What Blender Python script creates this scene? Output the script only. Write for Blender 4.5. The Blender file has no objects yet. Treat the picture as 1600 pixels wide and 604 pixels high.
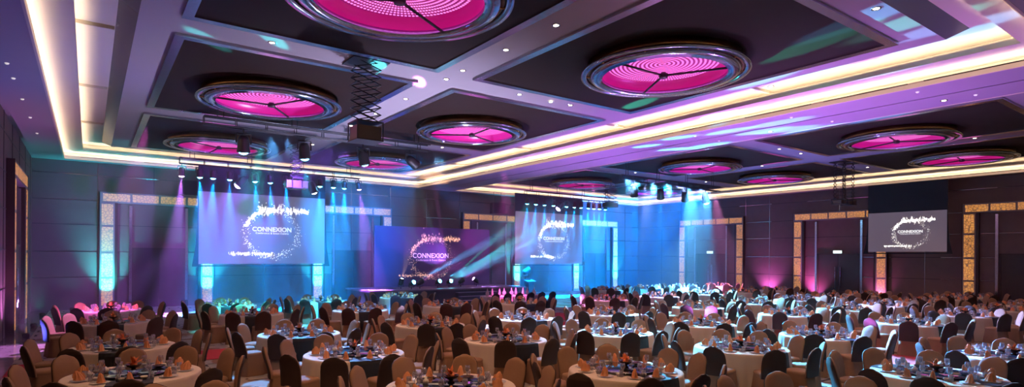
import bpy, bmesh, math, random
from mathutils import Vector, Matrix
from math import sin, cos, pi, radians, hypot, atan2, tan
random.seed(7)
SC = bpy.context.scene
COL = SC.collection

# ------------------------------------------------------------------ camera
YAW, ROLL, FPX, CY, HC = 0.626594, 0.0065134, 913.33, 400.71, 2.6
FW = Vector((sin(YAW), cos(YAW), 0)); RT0 = Vector((cos(YAW), -sin(YAW), 0)); UP0 = Vector((0, 0, 1))
RT = RT0*cos(ROLL) + UP0*sin(ROLL); UP = -RT0*sin(ROLL) + UP0*cos(ROLL)
cd = bpy.data.cameras.new('camera'); cam = bpy.data.objects.new('camera', cd); COL.objects.link(cam)
cd.sensor_fit = 'HORIZONTAL'; cd.sensor_width = 36; cd.lens = FPX/1600*36; cd.shift_y = (CY-302)/1600
cd.clip_start = 0.05; cd.clip_end = 200
m = Matrix((RT, UP, -FW)).transposed().to_4x4(); m.translation = Vector((0, 0, HC)); cam.matrix_world = m
SC.camera = cam

def proj(x, y, z):
    v = Vector((x, y, z-HC)); w = v.dot(FW)
    if w < 0.1: return None
    return 800+FPX*v.dot(RT)/w, CY-FPX*v.dot(UP)/w
def depth(x, y): return x*FW.x+y*FW.y
def raydir(u, v): return FW+RT*((u-800)/FPX)+UP*((CY-v)/FPX)
def atz(u, v, z):
    d = raydir(u, v); t = (z-HC)/d.z; return Vector((d.x*t, d.y*t, z))

# ------------------------------------------------------------------ materials
MATS = {}
def mat(name, col=(.5, .5, .5), rough=.6, metal=0., emit=None, es=0., var=0., vs=8., spec=.5, bump=0., bs=40.):
    if name in MATS: return MATS[name]
    m = bpy.data.materials.new(name); m.use_nodes = True; nt = m.node_tree; b = nt.nodes['Principled BSDF']
    b.inputs['Base Color'].default_value = (*col, 1); b.inputs['Roughness'].default_value = rough
    b.inputs['Metallic'].default_value = metal; b.inputs['Specular IOR Level'].default_value = spec
    if emit: b.inputs['Emission Color'].default_value = (*emit, 1); b.inputs['Emission Strength'].default_value = es
    if var or bump:
        tc = nt.nodes.new('ShaderNodeTexCoord')
        n = nt.nodes.new('ShaderNodeTexNoise'); n.inputs['Scale'].default_value = vs; n.inputs['Detail'].default_value = 3
        nt.links.new(tc.outputs['Object'], n.inputs['Vector'])
        if var:
            mr = nt.nodes.new('ShaderNodeMapRange'); mr.inputs[3].default_value = 1-var; mr.inputs[4].default_value = 1+var
            nt.links.new(n.outputs['Fac'], mr.inputs[0])
            mx = nt.nodes.new('ShaderNodeVectorMath'); mx.operation = 'SCALE'; mx.inputs[0].default_value = col
            nt.links.new(mr.outputs[0], mx.inputs['Scale']); nt.links.new(mx.outputs[0], b.inputs['Base Color'])
        if bump:
            n2 = nt.nodes.new('ShaderNodeTexNoise'); n2.inputs['Scale'].default_value = bs
            nt.links.new(tc.outputs['Object'], n2.inputs['Vector'])
            bp = nt.nodes.new('ShaderNodeBump'); bp.inputs['Strength'].default_value = bump; bp.inputs['Distance'].default_value = .02
            nt.links.new(n2.outputs['Fac'], bp.inputs['Height']); nt.links.new(bp.outputs[0], b.inputs['Normal'])
    MATS[name] = m; return m

WALL = mat('wall_fabric', (.175, .112, .105), .75, var=.12, vs=3)
WALLD = mat('wall_brown_wood', (.042, .02, .014), .4, var=.2, vs=6)
PLAST = mat('ceiling_plaster', (.42, .38, .40), .55, var=.03, vs=1.5)
SOFF = mat('soffit_plaster', (.40, .37, .40), .5, var=.03, vs=1.5)
LIPM = mat('cove_plaster', (.72, .64, .52), .6)
DARKP = mat('dark_ceiling_panel', (.030, .016, .012), .75, var=.15, vs=2, spec=.12)
MIRR = mat('mirror_trim', (.78, .84, .95), .2, 1., bump=.25, bs=3.5)
CHROME = mat('chrome', (.55, .72, .92), .14, 1., bump=.3, bs=6)  # blue tint stands in for reflected cyan light
BRASS = mat('brass_drum', (.30, .17, .075), .32, .9, var=.35, vs=3)
BLACK = mat('black_metal', (.012, .012, .015), .45)
BLACKC = mat('black_cloth', (.01, .01, .014), .7)
CLOTHW = mat('white_table_cloth', (.78, .70, .62), .8, var=.05, vs=5)
CHAIRC = mat('tan_chair_cover', (.29, .165, .098), .8, var=.10, vs=5, bump=.35, bs=9)
CHAIRD = mat('dark_brown_chair_back', (.040, .018, .012), .75, var=.15, vs=5, bump=.3, bs=9)
NAPK = mat('peach_napkin', (.80, .35, .16), .75, var=.12, vs=20)
PLATE = mat('white_porcelain', (.8, .78, .75), .15)
SUSAN = mat('dark_glass_turntable', (.02, .025, .035), .03, 0., spec=1.0)
SUSAN.node_tree.nodes['Principled BSDF'].inputs['IOR'].default_value = 2.2
BRONZE = mat('bronze_bowl', (.10, .05, .03), .25, .8)
PETAL = mat('orange_lily_petals', (.85, .22, .06), .6, var=.3, vs=15)
PINKC = mat('pink_table_cloth', (.85, .62, .60), .8)
STAGEM = mat('stage_carpet', (.05, .045, .09), .7)
MAG = mat('magenta_inner_wall', (.55, .02, .26), .3, emit=(.9, .01, .32), es=.28, var=.1, vs=2)
MARBLE = mat('polished_marble', (.36, .33, .34), .08, var=.25, vs=2.5)
REDC = mat('red_carpet', (.42, .02, .035), .9, var=.1)
FRAMEM = mat('lattice_frame_metal', (.30, .27, .30), .45)
DOORM = mat('door_veneer', (.045, .026, .020), .4, var=.2, vs=5)
COVE = mat('cove_led_strip', (1, .9, .7), .5, emit=(1, .79, .60), es=31.)
WHITEL = mat('downlight_lamp', (1, 1, 1), .5, emit=(1, .85, .6), es=14.)
LENSB = mat('cyan_lamp_lens', (1, 1, 1), .5, emit=(.12, .75, 1), es=26.)
LENSP = mat('violet_lamp_lens', (1, 1, 1), .5, emit=(.8, .45, 1), es=26.)
LENSM = mat('pink_lamp_lens', (1, 1, 1), .5, emit=(1, .35, .8), es=26.)
LENSW = mat('white_lamp_lens', (1, 1, 1), .5, emit=(.8, .85, 1), es=26.)
SCRM = mat('projection_screen', (.30, .29, .32), .8, emit=(.30, .24, .31), es=.26)
SPARK = mat('projected_sparkles', (.8, .8, .8), .8, emit=(1, .95, .86), es=2.2)
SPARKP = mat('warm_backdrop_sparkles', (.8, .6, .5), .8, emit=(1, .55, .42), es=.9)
TEXTW = mat('projected_lettering', (.8, .8, .8), .8, emit=(1, 1, 1), es=1.1)
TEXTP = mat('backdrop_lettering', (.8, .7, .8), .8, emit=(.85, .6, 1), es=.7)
EXITM = mat('exit_sign_face', (.8, .9, .8), .5, emit=(.75, 1, .9), es=1.6)
EXITT = mat('exit_sign_letters', (.02, .3, .15), .5, emit=(.05, .4, .2), es=.3)

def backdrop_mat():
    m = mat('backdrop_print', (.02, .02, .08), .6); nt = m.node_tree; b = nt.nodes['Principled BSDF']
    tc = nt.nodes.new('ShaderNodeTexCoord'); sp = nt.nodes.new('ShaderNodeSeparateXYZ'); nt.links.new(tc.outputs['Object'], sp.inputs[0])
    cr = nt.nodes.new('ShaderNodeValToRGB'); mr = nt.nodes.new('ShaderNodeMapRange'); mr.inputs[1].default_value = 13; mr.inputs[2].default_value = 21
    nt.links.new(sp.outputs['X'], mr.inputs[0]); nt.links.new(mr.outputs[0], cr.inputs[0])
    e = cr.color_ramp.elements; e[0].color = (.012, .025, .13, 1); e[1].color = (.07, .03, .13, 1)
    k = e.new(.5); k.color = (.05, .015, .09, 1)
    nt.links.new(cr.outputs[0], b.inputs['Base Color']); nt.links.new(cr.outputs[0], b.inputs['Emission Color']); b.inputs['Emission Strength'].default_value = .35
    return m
BACKM = backdrop_mat()

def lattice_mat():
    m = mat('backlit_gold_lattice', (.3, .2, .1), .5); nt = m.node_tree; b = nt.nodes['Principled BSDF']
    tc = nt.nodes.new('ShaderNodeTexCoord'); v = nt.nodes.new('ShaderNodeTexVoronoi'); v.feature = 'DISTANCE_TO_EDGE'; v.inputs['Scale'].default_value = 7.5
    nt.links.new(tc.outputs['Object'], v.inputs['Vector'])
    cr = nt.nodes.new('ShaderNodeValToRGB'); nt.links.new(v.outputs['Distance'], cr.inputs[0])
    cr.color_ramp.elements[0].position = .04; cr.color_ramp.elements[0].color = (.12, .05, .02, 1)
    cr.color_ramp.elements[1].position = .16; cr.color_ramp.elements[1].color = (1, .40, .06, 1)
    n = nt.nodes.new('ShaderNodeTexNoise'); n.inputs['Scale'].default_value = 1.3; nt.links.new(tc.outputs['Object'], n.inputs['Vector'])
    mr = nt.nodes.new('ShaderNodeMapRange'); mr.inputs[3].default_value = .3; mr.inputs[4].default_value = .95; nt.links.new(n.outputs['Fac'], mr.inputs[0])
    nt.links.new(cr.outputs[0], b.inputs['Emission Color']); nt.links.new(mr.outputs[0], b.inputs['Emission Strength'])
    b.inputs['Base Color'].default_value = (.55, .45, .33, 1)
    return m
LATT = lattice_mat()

def led_mat():
    m = mat('pink_led_strands', (.3, .01, .15), .5); nt = m.node_tree; b = nt.nodes['Principled BSDF']; N = nt.nodes.new; L = nt.links.new
    tc = N('ShaderNodeTexCoord'); sp = N('ShaderNodeSeparateXYZ'); L(tc.outputs['Object'], sp.inputs[0])
    def M(op, a, b_=None, c=None):
        n = N('ShaderNodeMath'); n.operation = op
        for i, x in enumerate((a, b_, c)):
            if x is None: continue
            if isinstance(x, (int, float)): n.inputs[i].default_value = x
            else: L(x, n.inputs[i])
        return n.outputs[0]
    x, y = sp.outputs['X'], sp.outputs['Y']
    r = M('SQRT', M('ADD', M('MULTIPLY', x, x), M('MULTIPLY', y, y)))
    ang = M('ARCTAN2', y, x)
    rr = M('ADD', M('DIVIDE', r, .105), M('MULTIPLY', ang, 1/(2*pi)))      # spiral strands
    fr = M('ABSOLUTE', M('SUBTRACT', M('FRACT', rr), .5))
    ring = M('LESS_THAN', fr, .24)
    bead = M('GREATER_THAN', M('SINE', M('MULTIPLY', ang, 110)), -.35)
    k = M('MULTIPLY', ring, bead)
    e = N('ShaderNodeMix'); e.data_type = 'RGBA'; L(k, e.inputs[0]); e.inputs[6].default_value = (.20, .004, .11, 1); e.inputs[7].default_value = (1.9, .40, 1.35, 1)
    L(e.outputs[2], b.inputs['Emission Color']); b.inputs['Emission Strength'].default_value = 1.0
    return m
LED = led_mat()

def carpet_mat():
    m = mat('patterned_carpet', (.3, .3, .3), .95); nt = m.node_tree; b = nt.nodes['Principled BSDF']; N = nt.nodes.new; L = nt.links.new
    tc = N('ShaderNodeTexCoord'); br = N('ShaderNodeTexBrick'); L(tc.outputs['Object'], br.inputs['Vector'])
    br.inputs['Scale'].default_value = 1.0; br.inputs['Brick Width'].default_value = .9; br.inputs['Row Height'].default_value = .62
    br.inputs['Mortar Size'].default_value = .035; br.inputs['Mortar Smooth'].default_value = .1
    br.inputs['Color1'].default_value = (.40, .37, .33, 1); br.inputs['Color2'].default_value = (.33, .32, .31, 1); br.inputs['Mortar'].default_value = (.02, .02, .03, 1)
    n = N('ShaderNodeTexNoise'); n.inputs['Scale'].default_value = 2.2; L(tc.outputs['Object'], n.inputs['Vector'])
    n2 = N('ShaderNodeTexNoise'); n2.inputs['Scale'].default_value = .9; n2.inputs['Detail'].default_value = 4; L(tc.outputs['Object'], n2.inputs['Vector'])
    cr = N('ShaderNodeValToRGB'); cr.color_ramp.elements[0].position = .49; cr.color_ramp.elements[1].position = .53; L(n.outputs['Fac'], cr.inputs[0])
    mx = N('ShaderNodeMix'); mx.data_type = 'RGBA'; L(cr.outputs[0], mx.inputs[0]); L(br.outputs['Color'], mx.inputs[6]); mx.inputs[7].default_value = (.37, .34, .31, 1)
    cr2 = N('ShaderNodeValToRGB'); cr2.color_ramp.elements[0].position = .58; cr2.color_ramp.elements[1].position = .62; L(n2.outputs['Fac'], cr2.inputs[0])
    mx2 = N('ShaderNodeMix'); mx2.data_type = 'RGBA'; L(cr2.outputs[0], mx2.inputs[0]); L(mx.outputs[2], mx2.inputs[6]); mx2.inputs[7].default_value = (.20, .10, .06, 1)
    L(mx2.outputs[2], b.inputs['Base Color'])
    return m
CARPET = carpet_mat()

def glass_mat():
    m = bpy.data.materials.new('clear_glass'); m.use_nodes = True; nt = m.node_tree; nt.nodes.clear(); N = nt.nodes.new; L = nt.links.new
    o = N('ShaderNodeOutputMaterial'); t = N('ShaderNodeBsdfTransparent'); t.inputs[0].default_value = (.93, .95, .97, 1)
    g = N('ShaderNodeBsdfGlossy'); g.inputs['Roughness'].default_value = .06; g.inputs[0].default_value = (1, 1, 1, 1)
    lw = N('ShaderNodeLayerWeight'); lw.inputs[0].default_value = .35
    mr = N('ShaderNodeMapRange'); mr.inputs[3].default_value = .2; mr.inputs[4].default_value = .9
    d = N('ShaderNodeBsdfDiffuse'); d.inputs[0].default_value = (.8, .8, .85, 1)
    ms = N('ShaderNodeMixShader'); L(lw.outputs['Facing'], mr.inputs[0]); L(mr.outputs[0], ms.inputs[0]); L(t.outputs[0], ms.inputs[1])
    m2 = N('ShaderNodeMixShader'); m2.inputs[0].default_value = .42; L(g.outputs[0], m2.inputs[1]); L(d.outputs[0], m2.inputs[2]); L(m2.outputs[0], ms.inputs[2])
    L(ms.outputs[0], o.inputs[0]); return m
GLASS = glass_mat()

# ------------------------------------------------------------------ mesh helper
class MB:
    def __init__(s): s.v = []; s.f = []; s.sm = []; s.cut = None
    def poly(s, pts, smooth=False):
        i = len(s.v); s.v += [tuple(p) for p in pts]; s.f.append(tuple(range(i, i+len(pts)))); s.sm.append(smooth)
    def box(s, x0, x1, y0, y1, z0, z1):
        i = len(s.v); s.v += [(x, y, z) for z in (z0, z1) for y in (y0, y1) for x in (x0, x1)]
        for q in ((0, 2, 3, 1), (4, 5, 7, 6), (0, 1, 5, 4), (2, 6, 7, 3), (0, 4, 6, 2), (1, 3, 7, 5)):
            s.f.append(tuple(i+k for k in q)); s.sm.append(False)
        return s
    def cbox(s, c, d): return s.box(c[0]-d[0]/2, c[0]+d[0]/2, c[1]-d[1]/2, c[1]+d[1]/2, c[2]-d[2]/2, c[2]+d[2]/2)
    def bar(s, a, b, r, n=6, r2=None, caps=True):
        a, b = Vector(a), Vector(b); d = (b-a)
        if d.length < 1e-6: return s
        d.normalize(); u = d.cross(Vector((0, 0, 1)))
        if u.length < .01: u = d.cross(Vector((1, 0, 0)))
        u.normalize(); w = d.cross(u); r2 = r if r2 is None else r2; i = len(s.v)
        off = pi/4 if n == 4 else 0
        for p, rr in ((a, r), (b, r2)):
            for k in range(n):
                t = 2*pi*k/n+off; s.v.append(tuple(p+u*cos(t)*rr+w*sin(t)*rr))
        for k in range(n):
            j = (k+1) % n; s.f.append((i+k, i+j, i+n+j, i+n+k)); s.sm.append(n > 6)
        if caps:
            s.f.append(tuple(i+n-1-k for k in range(n))); s.f.append(tuple(i+n+k for k in range(n))); s.sm += [False, False]
        return s
    def lathe(s, prof, n=24, c=(0, 0, 0), closed=False, smooth=True):
        i = len(s.v); m_ = len(prof)
        for r, z in prof:
            for k in range(n):
                t = 2*pi*k/n; s.v.append((c[0]+r*cos(t), c[1]+r*sin(t), c[2]+z))
        for a in range(m_ if closed else m_-1):
            b = (a+1) % m_
            for k in range(n):
                j = (k+1) % n; s.f.append((i+a*n+k, i+a*n+j, i+b*n+j, i+b*n+k)); s.sm.append(smooth)
        return s
    def loft(s, rings, cap0=False, cap1=False, smooth=True):
        i = len(s.v); n = len(rings[0])
        for r in rings: s.v += [tuple(p) for p in r]
        for a in range(len(rings)-1):
            for k in range(n):
                j = (k+1) % n; s.f.append((i+a*n+k, i+a*n+j, i+(a+1)*n+j, i+(a+1)*n+k)); s.sm.append(smooth)
        if cap0: s.f.append(tuple(i+n-1-k for k in range(n))); s.sm.append(False)
        if cap1: s.f.append(tuple(i+(len(rings)-1)*n+k for k in range(n))); s.sm.append(False)
        return s
    def add(s, o, M=None):
        i = len(s.v); s.v += [tuple(M @ Vector(p)) for p in o.v] if M is not None else o.v
        s.f += [tuple(i+k for k in f) for f in o.f]; s.sm += o.sm; return s
    def mesh(s, name, m_):
        me = bpy.data.meshes.new(name); me.from_pydata(s.v, [], s.f); me.polygons.foreach_set('use_smooth', s.sm)
        me.materials.append(m_ if not isinstance(m_, tuple) else m_[0])
        if isinstance(m_, tuple):
            me.materials.append(m_[1]); me.polygons.foreach_set('material_index', [s.cut(i) for i in range(len(s.f))])
        me.update(); return me
    def build(s, name, m_, parent=None, loc=None, rz=0):
        return inst(name, s.mesh(name, m_), parent, loc, rz)
def inst(name, me, parent=None, loc=None, rz=0):
    o = bpy.data.objects.new(name, me); COL.objects.link(o)
    if parent: o.parent = parent
    if loc is not None: o.location = loc
    if rz: o.rotation_euler = (0, 0, rz)
    return o
def empty(name, loc=(0, 0, 0), rz=0, parent=None):
    o = bpy.data.objects.new(name, None); COL.objects.link(o); o.location = loc; o.rotation_euler = (0, 0, rz)
    o.empty_display_size = .2
    if parent: o.parent = parent
    return o
def tag(o, label, cat, group=None, kind=None):
    o['label'] = label; o['category'] = cat
    if group: o['group'] = group
    if kind: o['kind'] = kind
    return o
def struct(o): o['kind'] = 'structure'; return o
def copy_tree(src, name_loc=None, rz=None):
    c = src.copy(); COL.objects.link(c)
    if name_loc is not None: c.location = name_loc
    if rz is not None: c.rotation_euler = (0, 0, rz)
    for ch in src.children:
        d = ch.copy(); COL.objects.link(d); d.parent = c
        for g in ch.children:
            e = g.copy(); COL.objects.link(e); e.parent = d
    return c
def text_mesh(body, size, name, m_, parent, M, extr=.004, spacing=1.0, bold=0.):
    cu = bpy.data.curves.new(name, 'FONT'); cu.body = body; cu.size = size; cu.align_x = 'CENTER'; cu.align_y = 'CENTER'
    cu.space_character = spacing; cu.extrude = extr; cu.offset = bold; cu.resolution_u = 3
    tmp = bpy.data.objects.new('tmp_text', cu); COL.objects.link(tmp)
    dg = bpy.context.evaluated_depsgraph_get(); me = bpy.data.meshes.new_from_object(tmp.evaluated_get(dg))
    bpy.data.objects.remove(tmp); me.transform(M); me.materials.clear(); me.materials.append(m_); me.name = name
    return inst(name, me, parent)
ORD = ['', 'first', 'second', 'third', 'fourth', 'fifth', 'sixth', 'seventh', 'eighth', 'ninth', 'tenth', 'eleventh', 'twelfth']

# ------------------------------------------------------------------ room shell
XL, XR, YB, YF, ZS = -2.1, 37.8, 34.0, -5.0, 6.92
struct(MB().box(XL-.3, XR+.3, YF-.3, YB+.3, -.2, 0).build('floor', CARPET))
struct(MB().box(XL-.3, XL, YF-.3, YB+.3, 0, 8.2).build('wall_left', WALL))
struct(MB().box(XR, XR+.3, YF-.3, YB+.3, 0, 8.2).build('wall_right', WALL))
struct(MB().box(XL, XR, YB, YB+.3, 0, 8.2).build('wall_back', WALL))
struct(MB().box(XL, XR, YF-.3, YF, 0, 8.2).build('wall_front', WALL))
struct(MB().box(XL, XR, YF, YB, 8.0, 8.2).build('ceiling', PLAST))
struct(MB().box(XL, -1.45, YF, YB, 0, .006).build('floor', MARBLE))
tag(MB().box(-1.45, 15.9, 16.15, 17.75, .002, .012).build('carpet_runner', REDC), 'red carpet runner crossing the hall between the fourth and fifth table rows', 'carpet', 'red carpet runners')
tag(MB().box(15.9, 17.8, 2, 20.8, .003, .013).build('carpet_runner', REDC), 'red carpet runner leading up the aisle towards the stage front', 'carpet', 'red carpet runners')

BAYS = [(-.92, 16.83, 3.1, 33.35), (19.5, 37.1, 3.1, 33.35)]
# soffit slabs around the two coffers
sf = MB()
def slab(x0, x1, y0, y1): sf.box(x0, x1, y0, y1, ZS, ZS+.08)
slab(XL, -.92, YF, YB); slab(16.83, 18.12, YF, YB); slab(18.2, 19.5, YF, YB); slab(37.1, XR, YF, YB)
for (a, b, c, d) in BAYS: slab(a, b, d, YB); slab(a, b, YF, c)
sf.box(18.12, 18.2, YF, YB, ZS+.05, ZS+.1)
struct(sf.build('ceiling', SOFF))
def ring_rect(mb, r, inn, z0, z1):
    a, b, c, d = r; e, f, g, h = inn
    mb.box(a, b, c, g, z0, z1); mb.box(a, b, h, d, z0, z1); mb.box(a, e, g, h, z0, z1); mb.box(f, b, g, h, z0, z1)
def ins(r, k): return (r[0]+k, r[1]-k, r[2]+k, r[3]-k)
panels = {0: ([(1.68, 7.10), (8.55, 14.30)], 4.4), 1: ([(21.95, 27.55), (29.05, 34.7)], 0)}
rowsY = [(5.68, 13.2), (14.72, 22.0), (23.5, 30.75)]
discC = {0: [4.4, 11.45], 1: [25.0, 31.95]}; discY = [9.5, 18.4, 27.1]
for bi, B in enumerate(BAYS):
    lip = MB(); ring_rect(lip, ins(B, -.05), B, ZS-.006, ZS+.14)
    ring_rect(lip, ins(B, .62), ins(B, .67), 7.25, 7.38)
    struct(lip.build('trim_%d' % (bi+1), LIPM))
    c1 = MB(); ring_rect(c1, ins(B, -.5), ins(B, .62), 7.25, 7.29)           # first recess ceiling
    ring_rect(c1, ins(B, -.55), ins(B, -.5), ZS+.08, 7.29)                   # closing wall
    ring_rect(c1, ins(B, .0), ins(B, 1.37), 7.62, 7.66)                      # second recess ceiling
    ring_rect(c1, ins(B, -.04), ins(B, .0), 7.29, 7.66)
    struct(c1.build('ceiling', LIPM))
    inner = MB(); i17 = ins(B, 1.7); inner.box(*[i17[k] for k in range(4)], 7.4, 7.44)
    struct(inner.build('ceiling', PLAST))
    # sloped mirror facing between second recess and inner field
    sl = MB(); o_, i_ = ins(B, 1.37), i17
    P = lambda r, z: [(r[0], r[2], z), (r[1], r[2], z), (r[1], r[3], z), (r[0], r[3], z)]
    A, C_ = P(o_, 7.62), P(i_, 7.4)
    for k in range(4): sl.poly([A[k], A[(k+1) % 4], C_[(k+1) % 4], C_[k]])
    struct(sl.build('trim_%d' % (bi+3), mat('blue_grey_gloss', (.35, .38, .45), .18, .6)))
    rb = MB()
    for y in (9.7, 15.6, 21.4, 27.35): rb.box(B[0]+.3, B[0]+1.35, y, y+.07, 7.54, 7.62); rb.box(B[1]-1.35, B[1]-.3, y, y+.07, 7.54, 7.62)
    struct(rb.build('trim_%d' % (bi+5), LIPM))
    # LED strips resting on the ledges
    st = MB()
    for k, z in ((-.16, ZS+.09), (.50, 7.30)):
        r = ins(B, k); r2 = ins(B, k+.05); ring_rect(st, r, r2, z, z+.025)
    lo = st.build('cove_light_strip', COVE)
    fs = MB(); ring_rect(fs, ins(B, -.002), ins(B, .012), ZS-.008, ZS+.105); fs.build('glowing_fascia', mat('painted_cove_glow', (.7, .6, .5), .6, emit=(1, .62, .40), es=.42), lo)  # faint emission painted on the lip face so it reads as lit
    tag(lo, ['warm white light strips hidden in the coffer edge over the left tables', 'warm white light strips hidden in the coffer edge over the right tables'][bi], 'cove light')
    # thin dark slots on the lip
    sl = MB()
    y = B[2]+.6
    while y < B[3]-2.2:
        if bi == 0: sl.box(B[1]-.016, B[1]+.0, y, y+2.1, ZS+.115, ZS+.135)
        else: sl.box(B[1]-.016, B[1]+.0, y, y+2.1, ZS+.115, ZS+.135)
        y += 2.45
    x = B[0]+.6
    while x < B[1]-2.2:
        sl.box(x, x+2.1, B[3]-.016, B[3], ZS+.115, ZS+.135); x += 2.45
    struct(sl.build('trim_%d' % (bi+7), BLACK))
    # dark panels with mirror framing
    for (x0, x1) in panels[bi][0]:
        for (y0, y1) in rowsY:
            p = struct(MB().box(x0, x1, y0, y1, 7.375, 7.402).build('ceiling_panel', DARKP))
            fr = MB(); ring_rect(fr, (x0-.2, x1+.2, y0-.2, y1+.2), (x0, x1, y0, y1), 7.34, 7.40)
            fr.build('mirror_trim', MIRR, p)

# ------------------------------------------------------------------ wall joints
jm = mat('joint_metal', (.45, .42, .45), .18, 1.)
jd = mat('dark_joint', (.03, .02, .025), .5)
hz = [6.3, 5.1, 3.96, 2.7, 1.5]
j = MB(); jk = MB()
for z in hz:
    x = XL
    while x < XR:
        w = 2.45; (j if random.random() < .45 else jk).box(x+.02, min(x+w, XR), YB-.012, YB, z, z+.028); x += w
    y = YF
    while y < YB-.02:
        (j if random.random() < .5 else jk).box(XR-.012, XR, y+.02, min(y+2.45, YB-.02), z, z+.028); jk.box(XL, XL+.012, y+.02, min(y+2.45, YB-.02), z, z+.03); y += 2.45
for x in (.31, 2.59, 7.8, 12.7, 15.2, 17.71, 20.21, 28.0, 36.2):
    (jk if x in (2.59,) else j).box(x, x+.03, YB-.014, YB, 5.6 if x in (2.59, 15.2) else 0.05, ZS)
for y in (12.9, 22.1, 31.4, 26.7, 23.9, 29.5, 17.5): (j if y < 23.95 else jk).box(XR-.014, XR, y, y+.03, 5.6 if y in (26.7, 17.5, 23.9, 29.5) else .05, ZS)
y = 1.2
while y < YB: jk.box(XL, XL+.014, y, y+.035, 0, ZS); y += 2.45
struct(j.build('trim_9', jm)); struct(jk.build('trim_10', jd))

# ------------------------------------------------------------------ portals (built for a wall at local y=0 facing -y, x along wall)
def portal(n, W, M, door=True, hi=5.55, sign=True, mir=1.36, handles=True):
    root = empty('door_%d' % n); root['kind'] = 'structure'; root.matrix_world = M
    P = .2; cw = .58; th = .5
    b = MB()
    b.box(-W/2, -W/2+cw, -P, 0, 0, hi); b.box(W/2-cw, W/2, -P, 0, 0, hi); b.box(-W/2+cw, W/2-cw, -P, 0, hi-th, hi)
    b.build('portal_frame', FRAMEM, root)
    sd = MB()   # dark side cheeks
    sd.box(-W/2-.02, -W/2, -P-.02, 0, 0, hi+.02); sd.box(W/2, W/2+.02, -P-.02, 0, 0, hi+.02)
    sd.box(-W/2+cw, -W/2+cw+.12, -P+.02, 0, 0, hi-th); sd.box(W/2-cw-.12, W/2-cw, -P+.02, 0, 0, hi-th)
    sd.build('side_cheek', WALLD, root)
    zz = [.12, 1.48, 2.68, 3.94, hi-th-.02]
    for s in (-1, 1):
        xc = s*(W/2-cw/2)
        for k in range(4):
            MB().box(xc-.225, xc+.225, -P-.012, -P, zz[k]+.05, zz[k+1]-.05).build('lattice_panel', LATT, root)
    segs = 5 if W > 5.2 else 4
    for k in range(segs):
        a = -W/2+.06+(W-.12)*k/segs; c = -W/2+.06+(W-.12)*(k+1)/segs
        MB().box(a+.05, c-.05, -P-.012, -P, hi-th+.07, hi-.07).build('lattice_panel', LATT, root)
    for s in (-1, 1):
        MB().box(s*mir-.06, s*mir+.06, -.1, 0, .3, hi-th-.1).build('mirror_strip', MIRR, root)
    if door:
        dw, dh = 1.2, 2.84
        MB().box(-dw-.08, -dw, -.09, 0, 0, dh+.08).box(dw, dw+.08, -.09, 0, 0, dh+.08).box(-dw-.08, dw+.08, -.09, 0, dh, dh+.08).build('door_frame', WALLD, root)
        for s in (-1, 1):
            lf = MB().box(*(sorted((s*.01, s*(dw-.005)))), -.05, 0, .01, dh).build('door_leaf', DOORM, root)
            if handles:
                MB().bar((s*.16, -.11, .75), (s*.16, -.11, 2.1), .022, 8).bar((s*.16, -.11, .85), (s*.16, -.05, .85), .014, 6).bar((s*.16, -.11, 2.0), (s*.16, -.05, 2.0), .014, 6).build('pull_handle', CHROME, lf)
    if sign:
        sg = MB().box(-.28, .28, -.13, -.06, 2.93, 3.13).build('exit_sign', BLACK, root)
        MB().box(-.26, .26, -.134, -.131, 2.945, 3.115).build('sign_face', EXITM, sg)
        text_mesh('KELUAR', .13, 'sign_lettering', EXITT, sg, Matrix.Translation((0, -.137, 3.03)) @ Matrix.Rotation(pi/2, 4, 'X'), .001)
    return root
n = 0
for k in range(4):
    n += 1; portal(n, 4.85 if k != 1 else 4.85, Matrix.Translation((.41+2.43+9.98*k, YB, 0)), True, sign=False, mir=1.2, handles=False)
for yc in (26.77, 17.56, 8.35):
    n += 1; portal(n, 5.57, Matrix.Translation((XR, yc, 0)) @ Matrix.Rotation(-pi/2, 4, 'Z'), True, sign=(yc > 10), handles=(yc > 10))
for yc in (26.4, 17.2):
    n += 1; portal(n, 4.85, Matrix.Translation((XL, yc, 0)) @ Matrix.Rotation(pi/2, 4, 'Z'), True, sign=False, mir=1.2)

# ------------------------------------------------------------------ chandeliers
def make_chandelier():
    R = 2.02; root = empty('disc_chandelier')
    MB().lathe([(R-.16, .0), (R-.16, -.25), (R-.22, -.25), (R-.22, 0)], 72, closed=True).build('brass_drum', BRASS, root)
    MB().lathe([(R-.13, -.29), (R, -.29), (R, -.24), (R-.02, -.22), (R-.13, -.22)], 72, closed=True).build('outer_ring', CHROME, root)
    MB().lathe([(1.50, -.345), (1.76, -.33), (1.80, -.27), (1.76, -.24), (1.50, -.24)], 72, closed=True).build('inner_ring', CHROME, root)
    MB().lathe([(1.52, -.335), (1.50, -.24), (1.46, -.10), (1.36, -.03)], 72).build('inner_wall', MAG, root)
    pr = [(1.36-1.36*k/8, -.03+.02*(k/8)**.8) for k in range(8)]+[(0.005, -.008)]
    MB().lathe(pr, 72).build('led_dish', LED, root)
    for k in range(10):
        a = 2*pi*k/10+.2
        MB().bar((cos(a)*1.78, sin(a)*1.78, -.26), (cos(a)*1.95, sin(a)*1.95, -.25), .022, 6).build('brass_bracket', mat('bright_brass', (.8, .45, .15), .25, 1.), root)
    for k in range(3):
        a = 2*pi*k/3+.55
        MB().bar((0, 0, -.29), (cos(a)*1.6, sin(a)*1.6, -.29), .028, 8).build('spoke', BLACK, root)
    MB().lathe([(.001, -.36), (.10, -.35), (.12, -.27), (.06, -.22), (.001, -.22)], 16).build('hub', BLACK, root)
    return root
proto = None
names_r = ['nearest the camera', 'of the middle row', 'nearest the stage wall']
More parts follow.
